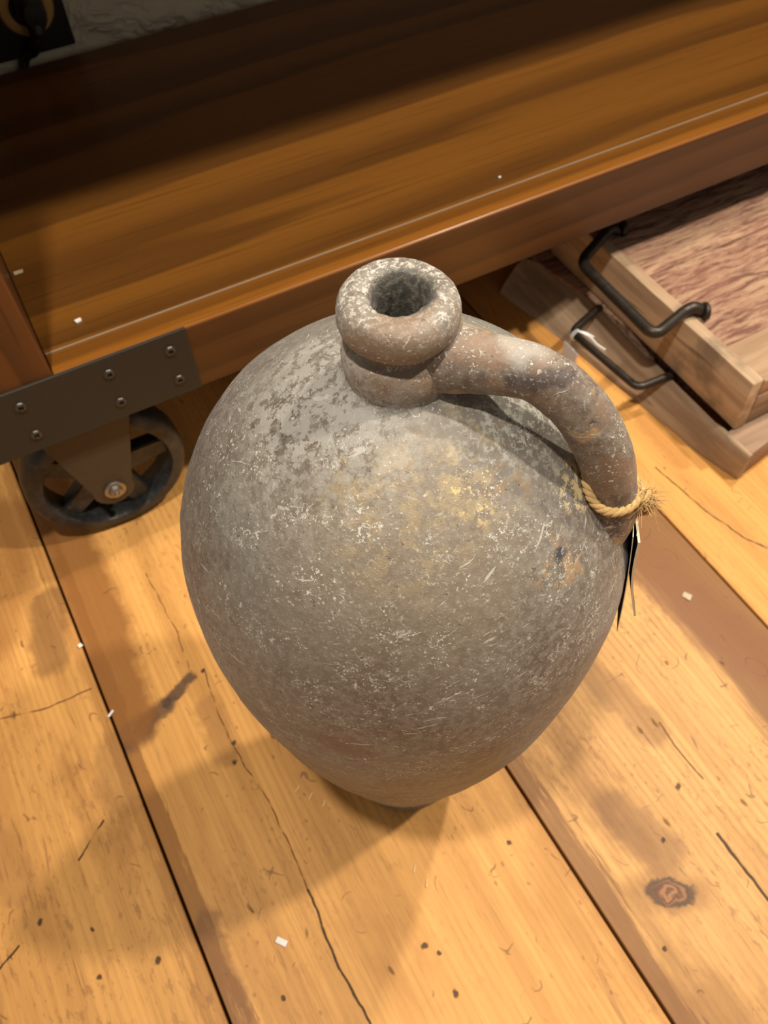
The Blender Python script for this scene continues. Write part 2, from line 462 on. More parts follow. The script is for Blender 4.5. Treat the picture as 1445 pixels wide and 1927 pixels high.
def jug_mat(name, handle=False):
    t = NT(name)
    p = t.P                                                # metres from the jug's foot
    s = t.xyz(p)
    rad = t.v('LENGTH', t.comb(s[0], s[1], 0.0))
    wp = t.warp(p, 9, 0.04, 4)
    n1 = t.noise(wp, 7, 6, 0.62)
    n2 = t.noise(p, 38, 5, 0.65)
    n3 = t.noise(p, 230, 4, 0.65)
    n4 = t.noise(p, 700, 2, 0.6)
    brown, grey, green = ((0.150, 0.098, 0.066), (0.195, 0.160, 0.125), (0.165, 0.145, 0.115)) if handle else ( (0.125, 0.098, 0.078), (0.205, 0.188, 0.162), (0.185, 0.182, 0.155))
    brown, grey, green = [(0.88 * q[0], 0.865 * q[1], 0.875 * q[2]) for q in (brown, grey, green)]
    c = t.mix(t.sstep(n1, 0.38, 0.62), brown, grey)
    low = t.m('MULTIPLY', t.sstep(t.m('ADD', s[2], t.m('MULTIPLY', n1, 0.22)), 0.53, 0.36), 0.85)  # lower half browner and darker: falloff of light put into the colour
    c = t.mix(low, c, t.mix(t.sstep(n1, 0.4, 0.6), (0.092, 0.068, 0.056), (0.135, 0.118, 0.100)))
    c = t.mix(t.sstep(n2, 0.48, 0.72, 0, 0.7), c, green)
    c = t.mix(t.sstep(n2, 0.48, 0.30, 0, 0.75), c, (0.085, 0.060, 0.050))
    c = t.mix(t.sstep(n3, 0.40, 0.64, 0, 0.38), c, (0.30, 0.28, 0.24))
    # smeared clay, tan on the front of the shoulder
    if not handle:
        def blob(px, r, k, col, wscale=30, wamt=0.03, cc=None, thr=None):
            d = t.v('DISTANCE', t.warp(p, wscale, wamt, 5), px)
            f = t.m('MULTIPLY', t.sstep(d, r, r * 0.35), k)
            if thr is not None:
                f = t.m('MULTIPLY', f, t.sstep(t.noise(p, thr[0], 5, 0.7), thr[1], thr[1] + 0.05))
            return t.mix(f, cc, col)
        c = blob((-0.045, -0.075, 0.470), 0.085, 0.5, (0.215, 0.168, 0.112), cc=c)
        c = blob((-0.030, -0.055, 0.484), 0.045, 0.4, (0.36, 0.27, 0.14), cc=c, thr=(90, 0.50))
        c = blob((-0.045, -0.030, 0.487), 0.030, 0.5, (0.36, 0.27, 0.14), cc=c, thr=(110, 0.52))
        c = blob((0.000, -0.050, 0.487), 0.040, 0.5, (0.36, 0.28, 0.15), cc=c, thr=(100, 0.52))
        c = blob((-0.0015, -0.0610, 0.480), 0.012, 0.95, (0.60, 0.46, 0.22), 120, 0.012, c, (190, 0.53))
        c = blob((-0.0055, -0.052, 0.4855), 0.009, 0.9, (0.58, 0.45, 0.22), 120, 0.012, c, (190, 0.52))
        c = blob((0.016, -0.062, 0.478), 0.015, 0.7, (0.27, 0.185, 0.105), 120, 0.012, c, (110, 0.50))
        c = blob((0.049, -0.0655, 0.461), 0.017, 0.95, (0.60, 0.47, 0.25), 120, 0.014, c, (200, 0.50))
        c = blob((0.022, -0.089, 0.4508), 0.015, 0.9, (0.31, 0.205, 0.105), 130, 0.018, c, (95, 0.47))
        c = blob((0.031, -0.092, 0.444), 0.012, 0.9, (0.31, 0.21, 0.115), 130, 0.018, c, (95, 0.46))
        c = blob((0.0275, -0.0865, 0.4525), 0.0055, 1.0, (0.045, 0.045, 0.055), 160, 0.006, c)
        c = blob((0.075, -0.09, 0.41), 0.020, 0.6, (0.30, 0.16, 0.09), 120, 0.02, c, (90, 0.54))
        c = blob((-0.083, -0.086, 0.36), 0.022, 0.65, (0.12, 0.06, 0.045), 90, 0.02, c)
        # pale limy bloom round the neck and the left shoulder
        c = blob((-0.035, 0.010, 0.497), 0.055, 0.75, (0.42, 0.405, 0.375), 40, 0.03, c, (160, 0.46))
        c = blob((-0.05, -0.01, 0.490), 0.055, 0.5, (0.36, 0.345, 0.315), 40, 0.04, c, (210, 0.49))
        c = blob((0.055, 0.00, 0.480), 0.06, 0.55, (0.19, 0.195, 0.165), 40, 0.03, c)
        c = blob((0.035, -0.030, 0.488), 0.045, 0.7, (0.40, 0.40, 0.36), 40, 0.03, c, (230, 0.52))
        c = blob((0.020, -0.012, 0.516), 0.020, 0.9, (0.60, 0.57, 0.52), 90, 0.015, c, (160, 0.46))
        top = t.sstep(s[2], 0.5315, 0.5375)
        pit = t.noise(p, 420, 3, 0.7)
        c = t.mix(t.m('MULTIPLY', top, t.sstep(pit, 0.50, 0.60, 0, 0.8)), c, (0.52, 0.485, 0.44))
        nk = t.sstep(s[2], 0.500, 0.512)
        nt_ = t.noise(wp, 30, 4, 0.6)
        c = t.mix(t.m('MULTIPLY', nk, t.sstep(nt_, 0.45, 0.62, 0, 0.8)), c, (0.205, 0.140, 0.092))
    else:
        rust = t.noise(wp, 26, 5, 0.65)
        c = t.mix(t.sstep(rust, 0.42, 0.55, 0, 0.85), c, (0.20, 0.128, 0.080))
        c = t.mix(t.sstep(t.noise(wp, 34, 4, 0.6), 0.52, 0.60, 0, 0.85), c, (0.38, 0.25, 0.13))
        c = t.mix(t.sstep(t.noise(wp, 24, 4, 0.6), 0.48, 0.39, 0, 0.85), c, (0.060, 0.044, 0.042))
        c = t.mix(t.sstep(t.v('DISTANCE', t.warp(p, 60, 0.02), (0.036, -0.03, 0.525)), 0.016, 0.006, 0, 0.55), c,
                  (0.42, 0.40, 0.37))
    # lime crust: thin wormy lines and specks in patches
    vw = t.warp(p, 120, 0.010, 3)
    q1 = t.noise(t.scl(vw, (1.0, 1.0, 1.6)), 95, 4, 0.6)
    line = t.sstep(t.m('ABSOLUTE', t.m('SUBTRACT', q1, 0.5)), 0.020, 0.006)
    patch = t.sstep(t.noise(wp, 17, 4, 0.6), 0.46, 0.58)
    speck = t.sstep(n4, 0.60, 0.66)
    speck2 = t.sstep(t.noise(p, 360, 2, 0.5), 0.645, 0.69)
    gate = t.sstep(t.noise(p, 60, 4, 0.65), 0.47, 0.6)
    crust = t.m('MAXIMUM', t.m('MULTIPLY', t.m('MULTIPLY', line, patch), t.m('MULTIPLY', gate, 0.6)),
                t.m('MAXIMUM', t.m('MULTIPLY', speck, t.m('MULTIPLY_ADD', gate, 0.6, 0.22)), t.m('MULTIPLY', speck2, t.m('MULTIPLY_ADD', gate, 0.6, 0.2))))
    # long scratches slanting round the belly
    ang = t.m('ARCTAN2', s[1], s[0])
    uv = t.comb(t.m('MULTIPLY', ang, 0.11), t.m('ADD', s[2], t.m('MULTIPLY', ang, -0.03)), 0.0)
    for sc_, th, amp in (((30, 260, 1), 0.655, 0.55), ((55, 420, 1), 0.67, 0.55)):
        sn = t.noise(t.scl(t.warp(uv, 25, 0.012), sc_), 1.0, 3, 0.6)
        crust = t.m('MAXIMUM', crust, t.m('MULTIPLY', t.sstep(sn, th, th + 0.05), amp))
    c = t.mix(crust, c, (0.56, 0.55, 0.50))
    pits = t.sstep(t.noise(p, 300, 3, 0.6), 0.33, 0.27)
    c = t.mix(t.m('MULTIPLY', pits, 0.6), c, (0.07, 0.052, 0.042))
    if not handle:                                         # mottled dark to mid grey-brown inside of the mouth
        inn = t.m('MULTIPLY', t.sstep(rad, 0.0145, 0.0115), t.sstep(s[2], 0.40, 0.46))
        mottle = t.noise(p, 300, 4, 0.7)
        c = t.mix(inn, c, t.mix(t.sstep(mottle, 0.45, 0.68), (0.075, 0.070, 0.060), (0.23, 0.21, 0.17)))
    nb = t.bump(n2, 0.18, 0.004)
    nb = t.bump(n3, 0.35, 0.0013, nb)
    nb = t.bump(t.m('SUBTRACT', crust, pits), 0.45, 0.0009, nb)
    ro = t.m('SUBTRACT', 0.62, t.m('MULTIPLY', n1, 0.15))
    t.b.inputs['Sheen Weight'].default_value = 0.07
    t.b.inputs['Sheen Roughness'].default_value = 0.45
    t.b.inputs['Sheen Tint'].default_value = (0.86, 0.92, 1.0, 1)
    return t.fin(c, ro, nb, spec=0.42)


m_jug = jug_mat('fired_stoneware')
m_jugh = jug_mat('fired_stoneware_handle', True)


def jute_mat():
    t = NT('jute')
    n = t.noise(t.P, 700, 3, 0.6)
    return t.fin(t.mix(n, (0.36, 0.22, 0.085), (0.62, 0.43, 0.20)), 0.85, t.bump(n, 0.3, 0.0006), spec=0.15)


m_jute = jute_mat()
m_card = simple('black_card', (0.010, 0.009, 0.008), 0.9, 0.0, 0.08)
m_card_edge = simple('cream_card', (0.70, 0.62, 0.45), 0.7)
m_white = simple('white_thread', (0.75, 0.74, 0.74), 0.7)
m_paper = simple('white_paper', (0.82, 0.80, 0.76), 0.8)
m_splint = simple('pale_splinter', (0.78, 0.55, 0.28), 0.7)
m_clear = simple('amber_resin', (0.55, 0.45, 0.32), 0.25)
m_plateb = simple('black_plastic', (0.008, 0.007, 0.006), 0.35)
m_brass = simple('brass', (0.62, 0.38, 0.12), 0.35, 0.4)
m_cord = simple('black_rubber', (0.010, 0.010, 0.010), 0.4)

# ------------------------------------------------------------------ geometry helpers
ORG = {}


def thing(name, loc, label=None, cat=None, group=None, kind=None):
    o = bpy.data.objects.new(name, None)
    C.objects.link(o)
    o.location = Vector(loc) * S
    o.empty_display_size = 0.02
    ORG[o.name] = Vector(loc) * S
    tag(o, label, cat, group, kind)
    return o


def tag(o, label=None, cat=None, group=None, kind=None):
    for k, q in (('label', label), ('category', cat), ('group', group), ('kind', kind)):
        if q:
            o[k] = q
    return o


def obj(name, bm, mat, parent=None, smooth=None, org=None, label=None):
    """bm is in plan units, world position; becomes one mesh object in metres"""
    base = Vector((0, 0, 0))
    if parent is not None:
        base = ORG[parent.name]
    o_w = base if org is None else Vector(org) * S
    for v in bm.verts:
        v.co = v.co * S - o_w
    bmesh.ops.recalc_face_normals(bm, faces=bm.faces[:])
    me = bpy.data.meshes.new(name)
    bm.to_mesh(me)
    bm.free()
    for mm in (mat if isinstance(mat, (list, tuple)) else [mat]):
        me.materials.append(mm)
    if smooth is not None:
        for p in me.polygons:
            p.use_smooth = True
        if smooth < 180:
            me.set_sharp_from_angle(angle=math.radians(smooth))
    o = bpy.data.objects.new(name, me)
    C.objects.link(o)
    if parent is not None:
        o.parent = parent
        o.location = o_w - base
    else:
        o.location = o_w
    ORG[o.name] = o_w.copy()
    if label:
        o['label'] = label
    return o


def box(bm, x0, x1, y0, y1, z0, z1, bev=0.0, shear=0.0, seg=2):
    vs_ = [bm.verts.new((x - shear * y, y, z)) for x in (x0, x1) for y in (y0, y1) for z in (z0, z1)]
    idx = ((0, 1, 3, 2), (4, 6, 7, 5), (0, 4, 5, 1), (2, 3, 7, 6), (0, 2, 6, 4), (1, 5, 7, 3))
    fs = [bm.faces.new([vs_[i] for i in f]) for f in idx]
    if bev > 0:
        es = list({e for f in fs for e in f.edges})
        bmesh.ops.bevel(bm, geom=es, offset=bev, segments=seg, affect='EDGES', profile=0.5)
    return bm


def lathe(bm, prof, n=64, center=(0, 0), axis='z', lump=None, lean=None, close=False):
    """prof: (r, h) list; axis 'z' around vertical at center, axis 'y' around a y-line through (cx, cz)"""
    rows = []
    for r, h in prof:
        row = []
        if r < 1e-6:
            q = Vector((center[0], center[1], h)) if axis == 'z' else Vector((center[0], h, center[1]))
            if lean and axis == 'z':
                q.x += lean(h)
            row = [bm.verts.new(q)] * n
        else:
            for i in range(n):
                a = 2 * math.pi * i / n
                rr = r * (lump(a, h, r) if lump else 1.0)
                if axis == 'z':
                    q = Vector((center[0] + rr * math.cos(a), center[1] + rr * math.sin(a), h))
                    if lean:
                        q.x += lean(h)
                else:
                    q = Vector((center[0] + rr * math.cos(a), h, center[1] + rr * math.sin(a)))
                row.append(bm.verts.new(q))
        rows.append(row)
    pairs = list(zip(rows[:-1], rows[1:]))
    if close:
        pairs.append((rows[-1], rows[0]))
    for A, B in pairs:
        for i in range(n):
            j = (i + 1) % n
            f = []
            for q in (A[i], A[j], B[j], B[i]):
                if q not in f:
                    f.append(q)
            if len(f) > 2:
                try:
                    bm.faces.new(f)
                except ValueError:
                    pass
    return bm


def spline(pts, n):
    """Catmull-Rom through pts (any dimension), n samples per span"""
    pts = [Vector(p) for p in pts]
    out = []
    for i in range(len(pts) - 1):
        p0 = pts[max(i - 1, 0)]
        p1, p2 = pts[i], pts[i + 1]
        p3 = pts[min(i + 2, len(pts) - 1)]
        for k in range(n):
            t = k / n
            out.append(0.5 * ((2 * p1) + (p2 - p0) * t + (2 * p0 - 5 * p1 + 4 * p2 - p3) * t * t
                              + (3 * p1 - p0 - 3 * p2 + p3) * t ** 3))
    out.append(pts[-1])
    return out


def tube(bm, path, rad, n=10, closed=False, squash=None, lump=None):
    path = [Vector(p) for p in path]
    m = len(path)
    rads = rad if isinstance(rad, (list, tuple)) else [rad] * m
    up = None
    rows = []
    for i, p in enumerate(path):
        a = path[i - 1] if (i > 0 or closed) else p
        b = path[(i + 1) % m] if (i < m - 1 or closed) else p
        t = (b - a).normalized()
        if up is None:
            up = t.orthogonal().normalized()
        up = (up - t * up.dot(t)).normalized()
        si = t.cross(up)
        row = []
        for k in range(n):
            an = 2 * math.pi * k / n
            r = rads[i] * (lump(i / m, an) if lump else 1.0)
            row.append(bm.verts.new(p + up * math.cos(an) * r + si * math.sin(an) * r))
        rows.append(row)
    rng = range(m) if closed else range(m - 1)
    for i in rng:
        A, B = rows[i], rows[(i + 1) % m]
        for k in range(n):
            l = (k + 1) % n
            bm.faces.new((A[k], A[l], B[l], B[k]))
    if not closed:
        bm.faces.new(rows[0][::-1])
        bm.faces.new(rows[-1])
    return bm


def prism(bm, poly, y0, y1, bev=0.0):
    """poly: (x, z) outline, extruded along y"""
    A = [bm.verts.new((x, y0, z)) for x, z in poly]
    B = [bm.verts.new((x, y1, z)) for x, z in poly]
    f0 = bm.faces.new(A[::-1])
    bm.faces.new(B)
    n = len(poly)
    for i in range(n):
        j = (i + 1) % n
        bm.faces.new((A[i], A[j], B[j], B[i]))
    if bev:
        bmesh.ops.bevel(bm, geom=list(f0.edges), offset=bev, segments=2, affect='EDGES')
    return bm


def rot(bm, ang, piv):
    bmesh.ops.rotate(bm, verts=bm.verts[:], cent=Vector(piv), matrix=Matrix.Rotation(ang, 3, 'Z'))
    return bm


NB = bmesh.new

# ------------------------------------------------------------------ the setting: floor planks and plaster wall
floor = obj('floor', box(NB(), -3.2, 3.2, -2.2, 1.40, -0.06, -0.0272), m_sub)
floor['kind'] = 'structure'
joints = [-2.96, -2.556, -2.152, -1.748, -1.345, -0.941, -0.537, -0.137, 0.2612, 0.6673, 1.071, 1.475, 1.878, 2.28, 2.68, 3.08]
gaps = [0.003] * 4 + [0.003, 0.003, 0.003, 0.0036, 0.0036, 0.0034, 0.003, 0.003, 0.003, 0.003, 0.003, 0.003]
mats = [m_plain] * 4 + [m_plain, m_plain, m_left, m_mid, m_right, m_far, m_plain, m_plain, m_plain, m_plain, m_plain]
lift = [0] * 4 + [0, 0, 0.0004, -0.0004, 0.0003, 0.0006, 0, 0, 0, 0, 0]
for i, mm in enumerate(mats):
    x0 = joints[i] + gaps[i] / 2
    x1 = joints[i + 1] - gaps[i + 1] / 2
    obj('plank', box(NB(), x0, x1, -2.2, 1.40, -0.027, lift[i] - 0.0006, 0.0009, 0.0169, 1), mm, floor)

wall = obj('wall_back', box(NB(), -3.2, 3.2, 1.42, 1.5, -0.06, 3.2), m_wall)
wall['kind'] = 'structure'
# baseboard behind the console closes the strip between planks and wall
bb = obj('baseboard_back', box(NB(), -3.2, 3.2, 1.402, 1.4195, -0.03, 0.09, 0.002), m_side)
bb['kind'] = 'structure'

# ------------------------------------------------------------------ console table on casters
YF = 0.735
ZB, ZT = 0.248, 0.345
XL, XR = -0.155, 2.03
con = thing('console_table', (0.9, 1.07, 0.0),
            'dark stained wooden console with low shelf and iron casters, behind the stoneware jug',
            'console table')
obj('front_rail', box(NB(), -0.0290, 1.90, YF, 0.7712, ZB, ZT - 0.0052, 0.0010), m_rail, con)
obj('rail_lipping', box(NB(), -0.0290, 1.90, YF - 0.0002, 0.7712, ZT - 0.0050, ZT, 0.0022), m_lip, con, label='orange-brown lipping along the front of the shelf')
obj('shelf_board', box(NB(), -0.0288, 1.90, 0.7724, 1.4028, 0.318, ZT - 0.0003, 0.0008), m_shelf, con)
obj('glue_line', box(NB(), -0.0280, 1.899, 0.7712, 0.7733, ZT - 0.004, ZT + 0.0003, 0.0003), m_caulk, con, label='pale glue line along the shelf joint')
obj('side_panel', box(NB(), XL, -0.0296, YF, 1.40, ZB, 0.940, 0.003), m_side, con)
obj('side_panel', box(NB(), 1.9006, XR, YF, 1.40, ZB, 0.940, 0.003), m_side, con)
obj('back_rail', box(NB(), -0.0290, 1.90, 1.366, 1.4025, ZB, 0.3175, 0.002), m_rail, con)
obj('table_top', box(NB(), XL - 0.004, XR + 0.004, YF, 1.404, 0.9405, 0.987, 0.003), m_shelf, con)

plate = NB()
box(plate, XL - 0.0036, 0.1240, YF - 0.0042, YF - 0.0002, 0.2500, 0.3468, 0.0009)
box(plate, XL - 0.0042, XL - 0.0004, YF - 0.0040, 0.90, 0.2500, 0.3468, 0.0009)
pl = obj('corner_plate', plate, m_steel, con, label='black steel corner plate')


def screw(parent, x, z):
    b = NB()
    y = YF - 0.0042
    lathe(b, [(0.0001, y + 0.0006), (0.0022, y + 0.0004), (0.0030, y - 0.0022), (0.0040, y - 0.0028),
              (0.0058, y - 0.0020), (0.0070, y + 0.0002), (0.0068, y + 0.0008)], 14, (x, z), 'y')
    return obj('screw', b, m_steel_screw, parent, 40)


for x in (-0.0755, 0.0263, 0.1000):
    for z in (0.3222, 0.2749):
        screw(pl, x, z)
for x in (-0.128,):
    for z in (0.3222, 0.2749):
        screw(pl, x, z)


def caster(cx, yw):
    """fixed caster: fork in front of and behind a spoked cast-iron wheel"""
    top = 0.2470
    cz = 0.1095
    fork = NB()
    for ya, yb in ((yw - 0.020, yw - 0.0145), (yw + 0.0645, yw + 0.070)):
        pts = [(cx - 0.060, top), (cx + 0.060, top)]
        for k in range(13):
            a = math.radians(20 - k * 220 / 12)
            pts.append((cx - 0.0015 + 0.0285 * math.cos(a), cz - 0.002 + 0.0285 * math.sin(a)))
        prism(fork, pts, ya, yb, 0.0012)
    box(fork, cx - 0.062, cx + 0.062, yw - 0.022, yw + 0.072, top - 0.006, top + 0.0007, 0.001)
    f = obj('caster', fork, m_fork, con, 35, org=(cx, yw, cz), label='brown steel caster fork')
    w = NB()
    R_ = 0.1095
    # tread and rim
    lathe(w, [(0.0855, yw + 0.004), (0.0880, yw), (0.1000, yw + 0.0004), (0.1065, yw + 0.005), (R_, yw + 0.014),
              (R_, yw + 0.036), (0.1065, yw + 0.045), (0.1000, yw + 0.0496), (0.0880, yw + 0.050),
              (0.0850, yw + 0.046), (0.0835, yw + 0.025)], 72, (cx, cz), 'y', close=True,
          lump=lambda a, h, r: 1 + 0.007 * mnoise.noise((3 * math.cos(a), 3 * math.sin(a), h * 40)) * (r < 0.108))
    lathe(w, [(0.0001, yw - 0.008), (0.024, yw - 0.008), (0.029, yw - 0.004), (0.029, yw + 0.054), (0.024, yw + 0.058),
              (0.0001, yw + 0.058)], 24, (cx, cz), 'y')
    for k in range(5):
        a = math.radians(75 + 72 * k)
        ca, sa = math.cos(a), math.sin(a)
        pa = [(0.024, -0.018), (0.0875, -0.0135), (0.0875, 0.0135), (0.024, 0.018)]
        pts = [(cx + r * ca - s_ * sa, cz + r * sa + s_ * ca) for r, s_ in pa]
        prism(w, pts, yw + 0.014, yw + 0.034, 0.002)
    obj('wheel', w, m_iron, f, 40, label='black cast iron spoked wheel')
    bo = NB()
    yb = yw - 0.0203
    lathe(bo, [(0.0001, yb - 0.013), (0.0035, yb - 0.013), (0.0040, yb - 0.0105), (0.0055, yb - 0.0105), (0.0085, yb - 0.009),
               (0.0098, yb - 0.004), (0.0145, yb - 0.0036), (0.0152, yb - 0.001), (0.0150, yb)], 24, (cx, cz), 'y')
    obj('axle_bolt', bo, m_hub, f, 40)
    ax_ = NB()
    lathe(ax_, [(0.0001, yw - 0.021), (0.006, yw - 0.021), (0.006, yw + 0.071), (0.0001, yw + 0.071)], 12, (cx, cz), 'y')
    obj('axle', ax_, m_hub, f, 40)
    return f


caster(-0.0247, 0.772)
caster(1.8995, 0.772)
caster(-0.0247, 1.26)
caster(1.8995, 1.26)
# the casters hang from a cleat under shelf and panels
obj('caster_cleat', box(NB(), XL + 0.02, 0.07, 0.7726, 0.87, 0.2478, 0.3175, 0.001), m_side, con) if False else None

# ------------------------------------------------------------------ stoneware jug
JX, JY = 0.159, 0.283
body = [(0.0, 0.004), (0.060, 0.004), (0.066, 0.0006), (0.0700, 0.0006), (0.0722, 0.004), (0.0726, 0.011), (0.0718, 0.016), (0.0722, 0.022),
        (0.0768, 0.040), (0.0822, 0.060), (0.0876, 0.080), (0.0927, 0.100), (0.0975, 0.120), (0.1022, 0.140),
        (0.1067, 0.160), (0.1112, 0.180), (0.1157, 0.200), (0.1203, 0.220), (0.1250, 0.240), (0.1298, 0.260),
        (0.1342, 0.280), (0.1384, 0.300), (0.1422, 0.320), (0.1456, 0.340), (0.1487, 0.360), (0.1515, 0.380),
        (0.1541, 0.400), (0.1562, 0.420), (0.1577, 0.440), (0.1587, 0.460), (0.1591, 0.480), (0.1584, 0.500),
        (0.1563, 0.520), (0.1520, 0.540), (0.1455, 0.560), (0.1362, 0.580), (0.1236, 0.600), (0.1135, 0.611), (0.1035, 0.621),
        (0.0930, 0.630), (0.0820, 0.6385), (0.0710, 0.6460), (0.0600, 0.6525), (0.0500, 0.6580), (0.0410, 0.6608), (0.0345, 0.6636),
        (0.0306, 0.6662), (0.0304, 0.6685), (0.0313, 0.6725), (0.0318, 0.6780), (0.0315, 0.6835), (0.0303, 0.6872), (0.0280, 0.6896),
        (0.0250, 0.6910), (0.0236, 0.6934), (0.0240, 0.6962), (0.0272, 0.6986), (0.0305, 0.7006), (0.0319, 0.7036), (0.0326, 0.7078), (0.0324, 0.7122),
        (0.0313, 0.7160), (0.0293, 0.7188), (0.0262, 0.7206), (0.0222, 0.7211), (0.0184, 0.7207), (0.0162, 0.7194), (0.0149, 0.7160),
        (0.0143, 0.7080), (0.0139, 0.6950), (0.0136, 0.6800), (0.0160, 0.6640), (0.030, 0.645), (0.055, 0.625),
        (0.090, 0.600), (0.120, 0.560), (0.130, 0.48), (0.110, 0.30), (0.060, 0.05), (0.0, 0.03)]


def resample(prof, step):
    out = [prof[0]]
    for a, b in zip(prof[:-1], prof[1:]):
        d = math.hypot(b[0] - a[0], b[1] - a[1])
        k = max(1, int(d / step))
        for i in range(1, k + 1):
            out.append((a[0] + (b[0] - a[0]) * i / k, a[1] + (b[1] - a[1]) * i / k))
    return out


def jug_lump(a, h, r):
    v = Vector((math.cos(a) * r, math.sin(a) * r, h))
    big = mnoise.noise(v * 9.0) * 0.010
    med = mnoise.noise(v * 34.0 + Vector((3, 1, 7))) * 0.0045
    sm = mnoise.noise(v * 150.0) * 0.0016
    k = 1 + big + med + sm
    if h > 0.66 and r < 0.035:
        k += 0.030 * mnoise.noise(v * 45.0 + Vector((9, 2, 4))) + 0.012 * mnoise.noise(v * 160.0)
        if r < 0.0195:
            k += 0.05 * mnoise.noise(v * 150.0 + Vector((1, 5, 2))) + 0.05 * mnoise.noise(v * 330.0)
    return k


def jug_lean(h):
    return -0.0032 * max(0.0, min(1.0, (h - 0.45) / 0.22))


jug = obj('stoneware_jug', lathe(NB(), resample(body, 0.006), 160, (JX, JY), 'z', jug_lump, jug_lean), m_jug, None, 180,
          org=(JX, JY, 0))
tag(jug, 'weathered grey-brown stoneware jug with one loop handle, standing on the wide pine floor', 'jug')

PH = math.radians(-46)
UX, UY = math.cos(PH), math.sin(PH)


def JP(r, z, lean=0.0):
    return Vector((JX + UX * r + lean, JY + UY * r, z))


hp = [(0.012, 0.680), (0.024, 0.683), (0.0365, 0.6840), (0.047, 0.6834), (0.0584, 0.6843), (0.0698, 0.6840), (0.0787, 0.6807),
      (0.0882, 0.6742), (0.0966, 0.6664), (0.1039, 0.6575), (0.1100, 0.6485), (0.1161, 0.6368), (0.1215, 0.6240),
      (0.1258, 0.6105), (0.1293, 0.5960), (0.1305, 0.5800), (0.127, 0.560)]

hr = [0.0195, 0.0195, 0.0182, 0.0165, 0.0155, 0.0150, 0.0150, 0.0152, 0.0155, 0.0157, 0.0158, 0.0158, 0.0157, 0.0156, 0.0160, 0.0180, 0.020]
path = spline([JP(r, z, -0.0036 * max(0, 1 - r / 0.12)) for r, z in hp], 5)
rr = [q.x for q in spline([(r, 0, 0) for r in hr], 5)]


def hl(t, a):
    return (1 + 0.05 * mnoise.noise((t * 9, math.cos(a) * 1.3, math.sin(a) * 1.3))
            + 0.02 * mnoise.noise((t * 40, math.cos(a) * 4, math.sin(a) * 4)))


hb = NB()
tube(hb, path, rr, 40, lump=hl)
obj('handle', hb, m_jugh, jug, 60, label='rust-streaked loop handle')

# ------------------------------------------------------------------ price tag tied to the handle
tagroot = thing('price_tag', (0.2695, 0.1863, 0.585),
                'black card price tag on jute twine tied round the foot of the jug handle', 'price tag')
hc_ = Vector((JX + UX * 0.1268, JY + UY * 0.1268, 0.6065))
tan = Vector((UX * 0.0038, UY * 0.0038, -0.0155)).normalized()
n1 = Vector((UX, UY, -0.42)).normalized()
tan = (tan + n1 * -tan.dot(n1)).normalized()
n1 = (n1 - tan * n1.dot(tan)).normalized()
n2 = tan.cross(n1)
tw = NB()
NL = 120
for strand in (0, 1, 2):
    pts = []
    for i in range(NL):
        a = 2 * math.pi * i / NL
        rad = 0.0182
        w = hc_ + (n1 * math.cos(a) + n2 * math.sin(a)) * rad - tan * 0.003 * math.cos(a * 2)
        ra = (n1 * math.cos(a) + n2 * math.sin(a))
        tw_a = a * 9 + strand * 2 * math.pi / 3
        pts.append(w + (ra * math.cos(tw_a) + tan * math.sin(tw_a)) * 0.00155)
    tube(tw, pts, 0.00165, 6, closed=True)
for sgn in (-1, 1):                        # the ends that carry the cards
    kq = hc_ + n1 * 0.0225 + Vector((0, 0, 0.001))
    tube(tw, spline([kq, kq + Vector((0.004, -0.003 + 0.002 * sgn, -0.010)), Vector((0.2742 + 0.001 * sgn, 0.1852, 0.5625))], 5), 0.0013, 6)
obj('twine', tw, m_jute, tagroot, 60, label='twisted jute twine')
knot = hc_ + n1 * 0.0225 + Vector((0, 0, 0.002))
kn = NB()
for k in range(5):
    q = []
    ax1 = Vector((random.uniform(-1, 1), random.uniform(-1, 1), random.uniform(-1, 1))).normalized()
    ax2 = ax1.orthogonal().normalized()
    for i in range(24):
        a = 2 * math.pi * i / 24
        q.append(knot + (ax1 * math.cos(a) + ax2 * math.sin(a)) * random.uniform(0.0038, 0.0050))
    tube(kn, q, 0.0014, 5, closed=True)
obj('knot', kn, m_jute, tagroot, 60)
fr = NB()
for k in range(260):
    d = Vector((random.gauss(0.5, 0.6), random.gauss(-0.15, 0.6), random.gauss(-0.1, 0.7))).normalized()
    st = knot + Vector((random.uniform(-1, 1), random.uniform(-1, 1), random.uniform(-1, 1))) * 0.003
    L = random.uniform(0.004, 0.014)
    bend = Vector((random.uniform(-1, 1), random.uniform(-1, 1), random.uniform(-1.5, 0.5))) * L * 0.8
    tube(fr, [st, st + d * L * 0.5 + bend * 0.25, st + d * L + bend], [0.00022, 0.0002, 0.0001], 4)
for k in range(150):
    a = random.uniform(math.pi * 0.9, math.pi * 2.1)
    ra = n1 * math.cos(a) + n2 * math.sin(a)
    st = hc_ + ra * 0.0185
    d = (ra * random.uniform(0.1, 0.8) + tan * random.uniform(-0.4, 1) + ra.cross(tan) * random.uniform(-1, 1)).normalized()
    L = random.uniform(0.003, 0.008)
    tube(fr, [st, st + d * L * 0.5, st + d * L + tan * L * 0.2], [0.00022, 0.0002, 0.0001], 4)
o = obj('frayed_fibres', fr, m_jute, tagroot)
o['kind'] = 'stuff'


